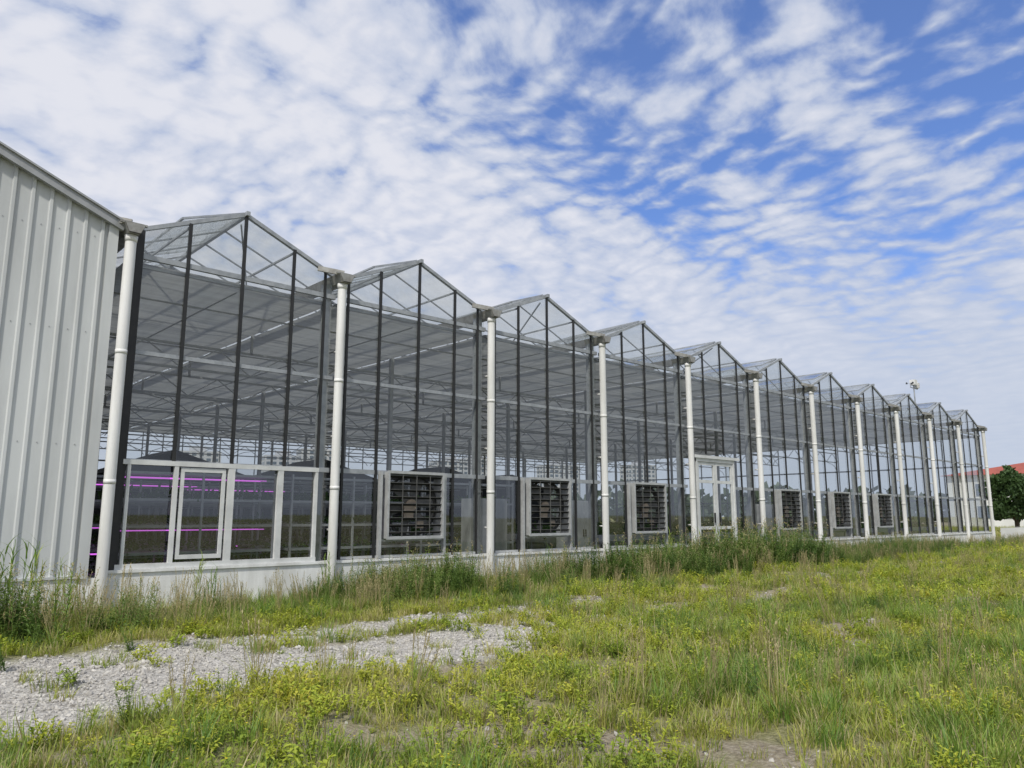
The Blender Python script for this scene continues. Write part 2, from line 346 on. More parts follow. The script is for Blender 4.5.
gu.obj('gutters',[M_gutter],gh)
dp=MB()
for i,x in enumerate(XC):
    dp.tube((x,-.17,0.0),(x,-.17,EA-.2),0.088,18,caps=False)
    dp.tube((x,-.17,EA-.21),(x,-.17,EA-.105),0.094,18,r2=0.105)
    for z in (2.0,4.1): dp.tube((x,-.17,z),(x,-.17,z+.07),0.092,18)
    for z in (1.2,3.0,4.7): dp.box(x-.02,x+.02,-.11,0.03,z+.02,z+.06)
o=dp.obj('downpipes',[M_white],gh,smooth=True)
o.data.polygons.foreach_set('use_smooth',[len(p.vertices)==4 for p in o.data.polygons])
pl=MB()
def plinth(x0,x1):
    pl.box(x0,x1,-.10,.10,-0.1,HB-.06); pl.box(x0,x1,-.13,.12,HB-.06,HB-.012)
plinth(XC[0],XC[DOOR]+.25); plinth(XC[DOOR]+2.45,XE+.1)
pl.box(XC[DOOR]+.25,XC[DOOR]+2.45,-.3,.1,-.1,.1)
pl.box(XE-.08,XE+.1,.1,D,-.1,HB-.05); pl.box(X0,XE,D-.1,D+.1,-.1,HB-.05)
pl.obj('plinth_wall',[M_base],gh)
fl=MB(); fl.box(X0,XE-.1,.11,D-.11,-.1,.03); fl.obj('floor_slab',[M_floor],gh)
al=MB()
for x,w in ((XC[0]+.3,.05),(XC[0]+1.05,.07),(XC[0]+2.0,.12),(XC[0]+2.93,.11),(XC[0]+3.66,.06)):
    al.box(x-w/2,x+w/2,-.085,-.022,HB,HR-.05)
al.box(XC[0]+.2,XC[1]-.3,-.09,-.022,HB-.01,HB+.07); al.box(XC[0]+.2,XC[1]-.3,-.09,-.057,HR-.05,HR+.03)
for z in (HB+.12,HR-.14): al.box(XC[0]+1.13,XC[0]+1.9,-.07,-.03,z,z+.07)
for x in (XC[0]+1.13,XC[0]+1.84): al.box(x,x+.06,-.069,-.031,HB+.19,HR-.14)
al.obj('window_frames',[M_wframe],gh)
af=MB()
for i in FAN:
    for o_ in (1.1,2.74):
        af.box(XC[i]+o_-.03,XC[i]+o_+.03,-.12,-.022,HB,HR+.02)
    af.box(XC[i]+1.13,XC[i]+2.71,-.06,-.023,.99,1.04)
for i in range(1,NB): af.box(XC[i]+.2,XC[i+1]-.3,-.05,-.022,HB,HB+.05)
af.obj('sill_frames',[M_alu],gh)
dr=MB(); dx=XC[DOOR]+.28; W=2.15; Hd=3.25
dr.box(dx,dx+.08,-.14,-.02,.1,Hd); dr.box(dx+W-.08,dx+W,-.14,-.02,.1,Hd); dr.box(dx,dx+W,-.141,-.019,Hd-.1,Hd)
dr.box(dx-.1,dx+W+.25,-.18,-.145,Hd+.0,Hd+.09)
for a_,b_ in ((dx+.085,dx+W/2-.01),(dx+W/2+.01,dx+W-.085)):
    dr.box(a_,a_+.09,-.11,-.05,.12,Hd-.11); dr.box(b_-.09,b_,-.11,-.05,.12,Hd-.11)
    for z in (.12,1.1,2.5,Hd-.2): dr.box(a_+.09,b_-.09,-.109,-.051,z,z+.09)
    dr.add([(a_,-.08,.15),(b_,-.08,.15),(b_,-.08,Hd-.15),(a_,-.08,Hd-.15)],[(0,1,2,3)],1)
dr.box(dx+W/2-.16,dx+W/2-.13,-.15,-.11,1.3,1.6,2); dr.box(dx+W/2+.13,dx+W/2+.16,-.15,-.11,1.3,1.6,2)
dr.obj('double_door',[M_wframe,M_glass,M_black],gh)
scm=MB()
for i in range(NB):
    for k in range(int(D)//4):
        nu,nv=2,10; o=[]
        for a_ in range(nu+1):
            for c_ in range(nv+1):
                x=XC[i]+.03+(S-.06)*a_/nu; y=k*4+.10+4.03*c_/nv
                t=c_/nv; z=5.775-0.012*math.sin(math.pi*((t*2)%1))-0.003*random.random()-(.006 if k%2 else 0)
                o.append((x,y,z))
        scm.add(o,[(a_*(nv+1)+c_,(a_+1)*(nv+1)+c_,(a_+1)*(nv+1)+c_+1,a_*(nv+1)+c_+1) for a_ in range(nu) for c_ in range(nv)])
scm.obj('shade_screen',[M_screen],gh)

# fans
fm=MB(); w=1.42; h=1.35; yf=-.20
fm.box(-w/2,-w/2+.04,yf+.02,.12,0,h,0); fm.box(w/2-.04,w/2,yf+.02,.12,0,h,0)
fm.box(-w/2+.04,w/2-.04,yf+.02,.12,h-.04,h+.003,0); fm.box(-w/2+.04,w/2-.04,yf+.02,.12,-.003,.04,0)
fm.box(-w/2-.01,w/2+.01,yf,yf+.018,h-.035,h+.02,0); fm.box(-w/2-.01,w/2+.01,yf,yf+.018,-.02,.03,0)
fm.box(-w/2-.01,-w/2+.035,yf,yf+.018,.03,h-.035,0); fm.box(w/2-.035,w/2+.01,yf,yf+.018,.03,h-.035,0)
for k in range(9):
    z=.09+k*.143; fm.beam((-w/2+.04,yf+.06,z+.02),(w/2-.04,yf+.06,z+.02),.07,.008,1,up=(0,.55,.83))
    fm.box(-w/2+.04,w/2-.04,yf+.022,yf+.03,z+.035,z+.045,3)
for x in (-.35,0,.35): fm.box(x-.008,x+.008,yf+.01,yf+.02,.04,h-.04,3)
fm.tube((0,.1,h/2),(0,-.02,h/2),.13,14,2)
for k in range(6):
    a_=k*math.pi/3+.2; c_,s_=math.cos(a_),math.sin(a_)
    p1=Vector((c_*.12,.03,h/2+s_*.12)); p2=Vector((c_*.58,.03,h/2+s_*.58)); t=Vector((-s_,0.3,c_)).normalized()
    fm.add([p1-t*.07,p2-t*.15,p2+t*.15,p1+t*.07],[(0,1,2,3)],3)
n=28
for k in range(n):
    a_,b_=2*math.pi*k/n,2*math.pi*(k+1)/n
    q=lambda t,y,r:(math.cos(t)*r,y,h/2+math.sin(t)*r)
    fm.add([q(a_,-.02,.62),q(b_,-.02,.62),q(b_,.11,.62),q(a_,.11,.62)],[(0,1,2,3)],3)
    fm.add([q(a_,-.01,.61),q(b_,-.01,.61),q(b_,-.01,.66),q(a_,-.01,.66)],[(0,1,2,3)],1)
for k in range(14):
    z=.1+k*.088; fm.box(-w/2+.04,w/2-.04,.105,.112,z,z+.008,3)
fm.box(-.22,.02,-.06,-.025,.38,.68,2); fm.box(.12,.28,-.06,-.03,.2,.34,2)
fme=fm.mesh('exhaust_fan',[M_alu,M_louv,M_motor,M_slat])
for i in FAN: mk('exhaust_fan',fme,loc=(XC[i]+1.93,0,1.05))

ws=MB()
ws.tube((0,0,0),(0,0,1.15),.03,10); ws.beam((-.45,0,.95),(.45,0,.95),.035); ws.beam((0,0,.3),(.5,0,-.25),.03); ws.beam((0,0,.3),(0,.5,-.2),.03)
for k in range(5): ws.tube((.4,0,1.0+k*.05),(.4,0,1.03+k*.05),.13,12,1)
ws.tube((.4,0,.95),(.4,0,1.3),.05,8,1)
ws.tube((-.4,0,.95),(-.4,0,1.15),.02,8)
for k in range(3):
    a_=k*2.094; ws.beam((-.4,0,1.15),(-.4+.16*math.cos(a_),.16*math.sin(a_),1.15),.012); ws.tube((-.4+.16*math.cos(a_),.16*math.sin(a_),1.11),(-.4+.16*math.cos(a_),.16*math.sin(a_),1.19),.05,8,2,r2=.03)
ws.box(-.15,.15,-.12,.12,1.1,1.35,1)
ws.obj('weather_station',[M_steel,M_wallw,M_dark],loc=(38.9,0.1,6.6))

# ---------------------------------------------------------------- metal clad building
mb=empty('metal_clad_building'); xr=3.50; apx=-2.3; xl=-8.1
def zt(x): return 6.28+0.42*(xr-abs(x-apx)-apx)
cl=MB(); PT=.255
prof=[]; x=xl; 
while x<xr-0.01:
    prof+= [(x,0),(x+PT-.11,0),(x+PT-.095,.034),(x+PT-.055,.034),(x+PT-.04,0)]
    x+=PT
prof=[(a_,b_) for a_,b_ in prof if a_<xr]+[(xr,0)]
for (xa,ya),(xb,yb_) in zip(prof[:-1],prof[1:]):
    if xb-xa<1e-5: continue
    cl.add([(xa,-.10-ya,.60),(xb,-.10-yb_,.60),(xb,-.10-yb_,zt(xb)),(xa,-.10-ya,zt(xa))],[(0,1,2,3)])
cl.add([(xr,-.1,.6),(xr,D,.6),(xr,D,zt(xr)),(xr,-.1,zt(xr))],[(0,1,2,3)])
cl.add([(xl,-.1,.6),(xl,D,.6),(xl,D,zt(xl)),(xl,-.1,zt(xl))],[(3,2,1,0)])
cl.add([(xl,D,.6),(xr,D,.6),(xr,D,zt(xr)),(apx,D,zt(apx)),(xl,D,zt(xl))],[(4,3,2,1,0)])
cl.obj('clad_walls',[M_panel],mb)
sw=MB()
x=xl+.07
while x<xr:
    for z in (.75,2.6,4.4,6.0):
        if z<zt(x)-.2: sw.tube((x,-.099,z),(x,-.108,z),.009,6)
    x+=PT
sw.obj('cladding_screws',[M_flash],mb)
rf=MB()
for sx in (xr+.1,xl-.1):
    rf.add([(apx,-.25,zt(apx)+.05),(sx,-.25,zt(sx)+.05),(sx,D+.2,zt(sx)+.05),(apx,D+.2,zt(apx)+.05)],[(0,1,2,3)])
    rf.beam((apx,-.19,zt(apx)-.02),(sx,-.19,zt(sx)-.02),.09,.13); rf.beam((apx,-.2,zt(apx)+.065),(sx,-.2,zt(sx)+.065),.14,.03)
rf.obj('roof',[M_flash],mb)
tr=MB()
tr.box(xr-.12,xr+.03,-.16,-.137,.55,zt(xr)-.05); tr.box(xl,xr,-.15,-.02,.56,.60)
tr.obj('corner_trim',[M_panel],mb)
bs=MB(); bs.box(xl,xr+.2,-.12,.1,-.1,.555); bs.obj('plinth',[M_base],mb)

# ---------------------------------------------------------------- interior objects
def leafcloud(mb_,n,cx,cy,cz,rx,ry,rz,sz,mat=0):
    for _ in range(n):
        p=Vector((cx+random.uniform(-rx,rx),cy+random.uniform(-ry,ry),cz+random.uniform(0,rz)))
        t=Vector((random.gauss(0,1),random.gauss(0,1),random.gauss(0.4,.6))).normalized(); s_=t.cross(Vector((random.random(),random.random(),random.random()))).normalized()
        l=sz*random.uniform(.6,1.3)
        mb_.add([p,p+t*l*.5+s_*l*.3,p+t*l,p+t*l*.5-s_*l*.3],[(0,1,2,3)],mat)
def rack(lit):
    rk=MB()
    for x in (0,1.5,3.0):
        for y in (-.35,.35): rk.box(x-.02,x+.02,y-.02,y+.02,0,2.35)
    for t in range(5):
        z=.25+t*.5
        rk.box(-.02,3.02,-.36,.36,z,z+.05)
        if t<4:
            leafcloud(rk,200,1.5,0,z+.06,1.45,.33,.14,.10,1)
            for y in (-.15,.15): rk.box(.1,2.9,y-.012,y+.012,z+.44,z+.455,2 if t in lit else 3)
    return rk.mesh('plant_rack',[M_rack,M_crop,M_purple,M_rack])
r1=rack((1,3)); r2=rack(()); r3=rack((0,))
pat=[[r1,r2,r2],[r3,r2,r3],[r1,r3,r2],[r2,r1,r2],[r2,r2,r2]]
for a_,y in enumerate((2.2,4.2,6.4,8.6,10.8)):
    for b_,x in enumerate((4.4,7.8,11.2)): mk('plant_rack',pat[a_][b_],loc=(x+ (y*.03),y,.03))
bn=MB()
bn.box(0,5,-.7,.7,.72,.80)
for x in (.3,2.5,4.7):
    for y in (-.5,.5): bn.box(x-.025,x+.025,y-.025,y+.025,0,.72)
bn.box(0,5,-.72,-.70,.7,.9); bn.box(0,5,.70,.72,.7,.9)
leafcloud(bn,900,2.5,0,.82,2.4,.62,.3,.13,1)
bme=bn.mesh('growing_bench',[M_rack,M_crop])
for x in (16,22.5,29,36,42):
    for y in (3,6,9.5,13): mk('growing_bench',bme,loc=(x,y,.03))
tn=MB(); 
tn.box(-2.2,2.2,-2,2,.02,2.9)
tn.add([(-2.35,-2.1,2.85),(2.35,-2.1,2.85),(2.35,2.1,2.85),(-2.35,2.1,2.85),(0,-1.2,3.75),(0,1.2,3.75)],[(0,1,4),(1,2,5,4),(2,3,5),(3,0,4,5)])
tme=tn.mesh('dark_grow_tent',[M_dark])
for x,y in ((9.5,15),(15.5,15.5),(22,16),(29,19)): mk('dark_grow_tent',tme,loc=(x,y,.01))
cb=MB(); cb.box(-.5,.5,-.3,.3,0,1.9); cb.box(-.48,-.01,-.32,-.301,.05,1.85); cb.box(.01,.48,-.32,-.301,.05,1.85); cb.box(-.06,-.03,-.34,-.321,.9,1.1,1); cb.box(.03,.06,-.34,-.321,.9,1.1,1)
cme=cb.mesh('storage_cabinet',[M_rack,M_black])
for x,y in ((12.8,1.3),(16.5,1.6),(26.5,1.5)): mk('storage_cabinet',cme,loc=(x,y,.03))

# ---------------------------------------------------------------- far surroundings
fe=MB(); x=48.2
while x<95:
    fe.box(x,x+.09,-.42,-.39,0,.85); fe.add([(x,-.42,.85),(x+.09,-.42,.85),(x+.045,-.405,.93)],[(0,1,2)]); x+=.2
for z in (.25,.65): fe.box(48.2,95,-.385,-.36,z,z+.07)
fe.obj('picket_fence',[M_wallw])
hb=empty('red_roofed_building')
h1=MB(); h1.box(118,150,6,24.5,0,7.0); h1.obj('walls',[M_wallw],hb)
h2=MB(); h2.add([(117.3,5.3,7.0),(150.7,5.3,7.0),(150.7,25.2,7.0),(117.3,25.2,7.0),(122,15,8.8),(146,15,8.8)],[(0,1,5,4),(1,2,5),(2,3,4,5),(3,0,4),(0,3,2,1)]); h2.obj('roof',[M_red],hb)
h3=MB()
for z in (1.2,4.2):
    for k in range(5): h3.box(117.9,117.99,7.5+k*3,9+k*3,z,z+1.6)
    for k in range(9): h3.box(120+k*3.2,121.6+k*3.2,5.9,5.99,z,z+1.6)
h3.obj('windows',[M_win],hb)
tt=MB()
tt.box(-11,11,-8,8,0,36)
for k in range(12):
    z=1.6+k*2.9
    for q in range(6): tt.box(-10+q*3.5,-8+q*3.5,-8.1,-8.01,z,z+1.6,1)
    for q in range(4): tt.box(-11.1,-11.01,-7+q*3.8,-5+q*3.8,z,z+1.6,1)
tt.box(-4,4,-3,3,36,39)
ttm=tt.mesh('apartment_tower',[M_tower,M_win])
for x,y,s_ in ((150,390,.95),(206,408,1.0),(211,374,1.05),(306,378,1.0),(335,385,1.1),(345,318,.9),(469,353,1.1)):
    o=mk('apartment_tower',ttm,loc=(x,y,0)); o.scale=(1,1,s_); o.rotation_euler=(0,0,-.3)
def blob_tree(mbx,cx,cy,cz,r,rz,n,sz):
    P=rng.normal(size=(n,3)); P/=np.linalg.norm(P,axis=1)[:,None]
    rad=rng.uniform(.55,1.02,n)**.6
    for i in range(n):
        p=Vector(P[i])*float(rad[i]); bump=1+.18*math.sin(p.x*7+cx)*math.cos(p.y*6+cy)+.12*math.sin(p.z*9)
        p=Vector((cx+p.x*r*bump,cy+p.y*r*bump,cz+p.z*rz*bump))
        t=Vector((random.gauss(0,1),random.gauss(0,1),random.gauss(0,1))).normalized(); s_=t.cross(Vector((random.random(),random.random(),random.random()))).normalized()
        l=sz*random.uniform(.6,1.3)
        mbx.add([p,p+t*l*.5+s_*l*.35,p+t*l,p+t*l*.5-s_*l*.35],[(0,1,2,3)],0)
dt=MB()
for k in range(60):
    a_=math.radians(-5+k*1.9); d=random.uniform(170,230)
    r=random.uniform(5,8); blob_tree(dt,d*math.cos(a_),-13+d*math.sin(a_),random.uniform(2.5,3.5),r,random.uniform(2.5,4.2),170,2.4)
dt.obj('distant_trees',[M_dtree])
te=empty('round_tree',(75,5.6,0))
tk=MB(); tk.tube((0,0,0),(0,.05,1.2),.2,10,r2=.15)
for k in range(7):
    a_=k*.9; tk.tube((0,.05,.9+.08*k),(1.5*math.cos(a_),1.5*math.sin(a_),2.4+.25*k),.09,7,r2=.03)
tk.obj('trunk',[M_bark],te)
tc=MB()
blob_tree(tc,0,0,2.8,1.6,1.7,2600,.32)
for k in range(16):
    a_=random.uniform(0,6.28); e=random.uniform(-.7,1.4); rr=random.uniform(1.5,2.0)
    blob_tree(tc,rr*math.cos(a_)*math.cos(e),rr*math.sin(a_)*math.cos(e),2.9+rr*math.sin(e),random.uniform(.55,.85),random.uniform(.5,.75),420,.28)
tc.obj('crown',[M_tree],te)

# ---------------------------------------------------------------- vegetation sources
def blade(mb_,x,y,h,w,lean,az,mat=0,z0=0.0,seg=3):
    dx,dy=math.cos(az),math.sin(az); px,py=-dy,dx; vs=[]
    for i in range(seg+1):
        t=i/seg; c=lean*h*t*t; z=z0+h*(t-.25*lean*t*t); ww=w*(1-t)**.7
        cx,cy=x+dx*c,y+dy*c
        if i<seg: vs+= [(cx-px*ww/2,cy-py*ww/2,z),(cx+px*ww/2,cy+py*ww/2,z)]
        else: vs.append((cx,cy,z))
    fs=[(2*i,2*i+1,2*i+3,2*i+2) for i in range(seg-1)]+[(2*seg-2,2*seg-1,2*seg)]
    mb_.add(vs,fs,mat)
def leaf(mb_,p,az,el,l,w,mat=0):
    d=Vector((math.cos(az)*math.cos(el),math.sin(az)*math.cos(el),math.sin(el))); s_=Vector((-math.sin(az),math.cos(az),0)); u=s_.cross(d)*-1
    p=Vector(p)
    mb_.add([p,p+d*l*.35+s_*w/2+u*w*.15,p+d*l*.75+s_*w*.38,p+d*l-Vector((0,0,l*.12)),p+d*l*.75-s_*w*.38,p+d*l*.35-s_*w/2+u*w*.15,p+d*l*.5],
            [(0,1,6),(1,2,6),(2,3,6),(3,4,6),(4,5,6),(5,0,6)],mat)
R=random
def src_grass(n,hmin,hmax,rad,w,straw=.1):
    m_=MB()
    for _ in range(n):
        r=rad*math.sqrt(R.random()); a_=R.uniform(0,6.28)
        blade(m_,r*math.cos(a_),r*math.sin(a_),R.uniform(hmin,hmax),w*R.uniform(.7,1.3),R.uniform(.1,.9),a_+R.gauss(0,.9),1 if R.random()<straw else 0)
    return m_
def src_leafy(stems,h,n,l,fl=0):
    m_=MB()
    for _ in range(stems):
        a_=R.uniform(0,6.28); r=.12*R.random(); b=Vector((r*math.cos(a_),r*math.sin(a_),0)); tip=b+Vector((R.gauss(0,.07),R.gauss(0,.07),h*R.uniform(.5,1.1)))
        m_.beam(b,tip,.004,.004,0)
        for k in range(n):
            t=R.uniform(.15,1); p=b.lerp(tip,t); leaf(m_,p,R.uniform(0,6.28),R.uniform(-.3,.8),l*R.uniform(.6,1.3),l*R.uniform(.4,.65),0)
        if R.random()<fl:
            for k in range(5): leaf(m_,tip+Vector((0,0,.01)),k*1.256,.5,.011,.009,1)
    return m_
def src_tallgrass(n,h):
    m_=MB()
    for _ in range(n):
        r=.1*R.random(); a_=R.uniform(0,6.28); x,y=r*math.cos(a_),r*math.sin(a_)
        hh=h*R.uniform(.6,1.1)
        for k in range(3): blade(m_,x,y,hh*R.uniform(.4,.8),.009,R.uniform(.3,1.1),R.uniform(0,6.28),0)
        tip=Vector((x+R.gauss(0,.07),y+R.gauss(0,.07),hh)); m_.beam((x,y,0),tip,.0035,.0035,1)
        for k in range(5):
            p=Vector((x,y,0)).lerp(tip,.8+.2*k/4); leaf(m_,p,R.uniform(0,6.28),.9,.04,.010,1)
    return m_
def src_tallweed(stems,h,l,wf=.28,spike=False):
    m_=MB()
    for _ in range(stems):
        a_=R.uniform(0,6.28); r=.16*R.random(); b=Vector((r*math.cos(a_),r*math.sin(a_),0)); tip=b+Vector((R.gauss(0,.1),R.gauss(0,.1),h*R.uniform(.55,1.1)))
        m_.tube(b,tip,.006,5,0,r2=.002,caps=False)
        n=int(34*h/0.8)
        for k in range(n):
            t=.08+.92*k/n; p=b.lerp(tip,t); leaf(m_,p,k*2.4+R.gauss(0,.3),R.uniform(0,.8),l*(1.15-.6*t)*R.uniform(.7,1.2),l*wf*(1.1-.5*t),0)
        if spike:
            for k in range(22): leaf(m_,tip+Vector((R.gauss(0,.015),R.gauss(0,.015),R.uniform(-.12,.08))),R.uniform(0,6.28),.8,.03,.012,1)
    return m_
def src_reed(n,h):
    m_=MB()
    for _ in range(n):
        r=.25*R.random(); a_=R.uniform(0,6.28); b=Vector((r*math.cos(a_),r*math.sin(a_),0)); tip=b+Vector((R.gauss(0,.08),R.gauss(0,.08),h*R.uniform(.7,1.1)))
        m_.tube(b,tip,.005,5,0,r2=.003,caps=False)
        for k in range(9):
            p=b.lerp(tip,.2+.8*k/9); blade(m_,p.x,p.y,R.uniform(.18,.32),.018,R.uniform(.7,1.4),R.uniform(0,6.28),0,z0=p.z)
    return m_
def coll(name,builders,mats):
    c=bpy.data.collections.new(name+'_source')
    for k,b in enumerate(builders):
        me=b.mesh(f'{name}_{k}',mats); o=bpy.data.objects.new(f'{name}_{k:02d}',me); c.objects.link(o)
    return c
def scatter(name,pts,scl,collx,nvar,tilt=.12,flat=False):
    n=len(pts); me=bpy.data.meshes.new(name); me.from_pydata(pts.tolist(),[],[])
    rot=np.zeros((n,3),np.float32)
    if flat: rot=rng.uniform(0,6.28,(n,3)).astype(np.float32)
    else:
        rot[:,0]=rng.normal(0,tilt,n); rot[:,1]=rng.normal(0,tilt,n); rot[:,2]=rng.uniform(0,6.28,n)
    a=me.attributes.new('rot','FLOAT_VECTOR','POINT'); a.data.foreach_set('vector',rot.ravel())
    a=me.attributes.new('scl','FLOAT','POINT'); a.data.foreach_set('value',scl.astype(np.float32))
    a=me.attributes.new('idx','INT','POINT'); a.data.foreach_set('value',rng.integers(0,nvar,n).astype(np.int32))
    o=mk(name,me)
    ng=bpy.data.node_groups.new(name+'_nodes','GeometryNodeTree')
    ng.interface.new_socket('Geometry',in_out='INPUT',socket_type='NodeSocketGeometry'); ng.interface.new_socket('Geometry',in_out='OUTPUT',socket_type='NodeSocketGeometry')
    gi=ng.nodes.new('NodeGroupInput'); go=ng.nodes.new('NodeGroupOutput'); ip=ng.nodes.new('GeometryNodeInstanceOnPoints'); ci=ng.nodes.new('GeometryNodeCollectionInfo')
    ci.inputs['Collection'].default_value=collx; ci.inputs['Separate Children'].default_value=True; ci.inputs['Reset Children'].default_value=True
    ip.inputs['Pick Instance'].default_value=True
    def na(nm,t):
        q=ng.nodes.new('GeometryNodeInputNamedAttribute'); q.data_type=t; q.inputs['Name'].default_value=nm; return [s for s in q.outputs if s.enabled and s.name=='Attribute'][0]
    er=ng.nodes.new('FunctionNodeEulerToRotation'); K=ng.links.new
    K(na('rot','FLOAT_VECTOR'),er.inputs[0]); K(er.outputs[0],ip.inputs['Rotation']); K(na('scl','FLOAT'),ip.inputs['Scale']); K(na('idx','INT'),ip.inputs['Instance Index'])
    K(gi.outputs[0],ip.inputs['Points']); K(ci.outputs[0],ip.inputs['Instance']); K(ip.outputs[0],go.inputs[0])
    md=o.modifiers.new('scatter','NODES'); md.node_group=ng
    return o
def sample(n,x0,x1,y0,y1,dens):
    x=rng.uniform(x0,x1,n); y=rng.uniform(y0,y1,n); k=rng.random(n)<dens(x,y); x,y=x[k],y[k]
    return x,y
def pts(x,y,dz=0): return np.stack([x,y,ghgt(x,y)+dz],-1)
def dist(x,y): return np.hypot(x,y+13.45)

cg=coll('short_grass',[src_grass(36,.05,.15,.10,.008,.28) for _ in range(4)],[M_grass,M_straw])
cl2=coll('lush_grass',[src_grass(46,.14,.36,.12,.010,.08) for _ in range(4)],[M_lush,M_straw])
cw=coll('leafy_weed',[src_leafy(9,.17,12,.040,.15),src_leafy(9,.15,13,.038,.05),src_leafy(10,.20,12,.036,0),src_leafy(7,.12,14,.030,.2)],[M_weed,M_flower])
ctg=coll('tall_grass',[src_tallgrass(12,.62) for _ in range(4)],[M_grass,M_straw])
ctw=coll('tall_weed',[src_tallweed(5,.75,.10),src_tallweed(6,.6,.08,.35),src_tallweed(4,.85,.12,.2,True),src_tallweed(6,.5,.09,.4)],[M_tall,M_straw])
crd=coll('reed',[src_reed(6,1.0) for _ in range(2)],[M_lush])

veg=lambda x,y:(1-.94*gmask(x,y))*(1-.85*smask(x,y))
def zone(lo,hi): return lambda x,y:(dist(x,y)>=lo)&(dist(x,y)<hi)
P=[];Sx=[]
for (n,x0,x1,y0,y1,lo,hi,s) in ((18000,-7,14,-17,-.25,1.2,14,1.0),(16000,-8,34,-17,-.25,14,32,1.3),(13000,20,100,-20,-.6,32,110,2.1),(3000,48.5,110,0,30,32,130,2.6)):
    z=zone(lo,hi); x,y=sample(n,x0,x1,y0,y1,lambda x,y:z(x,y)*veg(x,y)); P.append(pts(x,y)); Sx.append(s*rng.uniform(.6,1.4,len(x)))
scatter('grass',np.concatenate(P),np.concatenate(Sx),cg,4)
P=[];Sx=[]
lush=lambda x,y: np.clip(ss(4.6,7.0,x+ (fbm(x,y,.8,12)-.5)*3)*(1-ss(-10.4,-8.8,y+(fbm(x,y,1,13)-.5)*2.5))*.95+.4*ss(.46,.60,fbm(x,y,.6,14))+.75*ss(-3.2,-2.0,y),0,1)
for (n,x0,x1,y0,y1,lo,hi,s) in ((14000,-7,20,-17,-.3,3.0,14,1.0),(13000,-8,34,-17,-.3,14,32,1.1),(6500,20,75,-20,-.5,32,90,1.4)):
    z=zone(lo,hi); x,y=sample(n,x0,x1,y0,y1,lambda x,y:z(x,y)*veg(x,y)*lush(x,y)); P.append(pts(x,y)); Sx.append(s*rng.uniform(.4,1.1,len(x)))
scatter('lush_grass',np.concatenate(P),np.concatenate(Sx),cl2,4)
P=[];Sx=[]
lw_=lambda x,y: np.clip(.2+1.3*ss(.38,.52,fbm(x,y,.7,21)),0,1)*(1-.55*lush(x,y))
for (n,x0,x1,y0,y1,lo,hi,s) in ((12500,-7,14,-17,-1.5,1.5,14,.85),(16000,-8,36,-17,-1.5,14,34,1.1),(10000,20,90,-20,-1.5,34,100,1.8)):
    z=zone(lo,hi); x,y=sample(n,x0,x1,y0,y1,lambda x,y:z(x,y)*veg(x,y)*lw_(x,y)); P.append(pts(x,y)); Sx.append(s*rng.uniform(.4,1.4,len(x)))
scatter('leafy_weeds',np.concatenate(P),np.concatenate(Sx),cw,4)
strip=lambda x,y: ss(-3.2,-2.0,y+(fbm(x,y,.5,31)-.5)*1.2)
x,y=sample(14000,-8,60,-16,-.3,lambda x,y: veg(x,y)*(dist(x,y)>5.5)*np.clip(.55*strip(x,y)+.03+.12*ss(.5,.66,fbm(x,y,.3,33)),0,1)*np.where(x>30,.6,1))
scatter('tall_grass',pts(x,y),rng.uniform(.45,1.1,len(x))*(.7+.55*fbm(x,y,.4,35)),ctg,4)
bush=lambda x: .66+.85*np.exp(-((x-20.5)/4.0)**2)+.4*np.exp(-((x-2.0)/1.8)**2)+.35*np.exp(-((x-9.3)/1.4)**2)-.25*np.exp(-((x-5.8)/1.2)**2)+.4*np.exp(-((x-14.5)/1.6)**2)+.25*np.exp(-((x-31)/4)**2)
x,y=sample(13000,-8,60,-3.2,-.35,lambda x,y: np.clip(ss(.38,.53,fbm(x,y,.9,41))*ss(-3.1,-1.3,y)*1.0*bush(x),0,1))
x2,y2=sample(1000,-6,40,-13,-3,lambda x,y: veg(x,y)*(dist(x,y)>6.5)*np.clip(ss(.46,.60,fbm(x,y,.4,43))*.7+.6*ss(7,9,x)*(1-ss(-10,-9,y)),0,1))
xx=np.concatenate([x,x2]); yy=np.concatenate([y,y2]); sx=np.concatenate([rng.uniform(.3,1.15,len(x))*bush(x),rng.uniform(.25,.6,len(x2))])
scatter('tall_weeds',pts(xx,yy),sx,ctw,4,.12)
xr_=np.array([1.9,2.3,2.6,1.2,5.0,5.15,7.3,12.8,3.1,17.5,19,22,24.5]); yr_=np.array([-1.5,-1.3,-1.6,-1.7,-.8,-1.0,-.8,-.9,-1.1,-1,-1.4,-1.1,-1.2])
scatter('reeds',pts(xr_,yr_),np.array([1.3,1.2,1.0,1.0,.85,.7,.8,.8,.9,1.1,1.2,1.2,1.0]),crd,2,.05)
stn=[]
for k in range(4):
    bm=bmesh.new(); bmesh.ops.create_icosphere(bm,subdivisions=1,radius=.02)
    for v in bm.verts: v.co*=R.uniform(.7,1.25); v.co.z*=.7
    m_=MB(); m_.add([v.co.copy() for v in bm.verts],[[v.index for v in f.verts] for f in bm.faces]); bm.free(); stn.append(m_)
cs=coll('stone',stn,[M_stone])
x,y=sample(65000,-8,16,-8,-2.5,lambda x,y: np.clip(gmask(x,y),0,1)**1.2*.8)
x2,y2=sample(14000,-2,30,-13,-3,lambda x,y: smask(x,y)*.6)
xx=np.concatenate([x,x2]); yy=np.concatenate([y,y2])
scatter('gravel',pts(xx,yy,.004),np.clip(rng.lognormal(-.45,.45,len(xx)),.3,1.9),cs,4,flat=True)

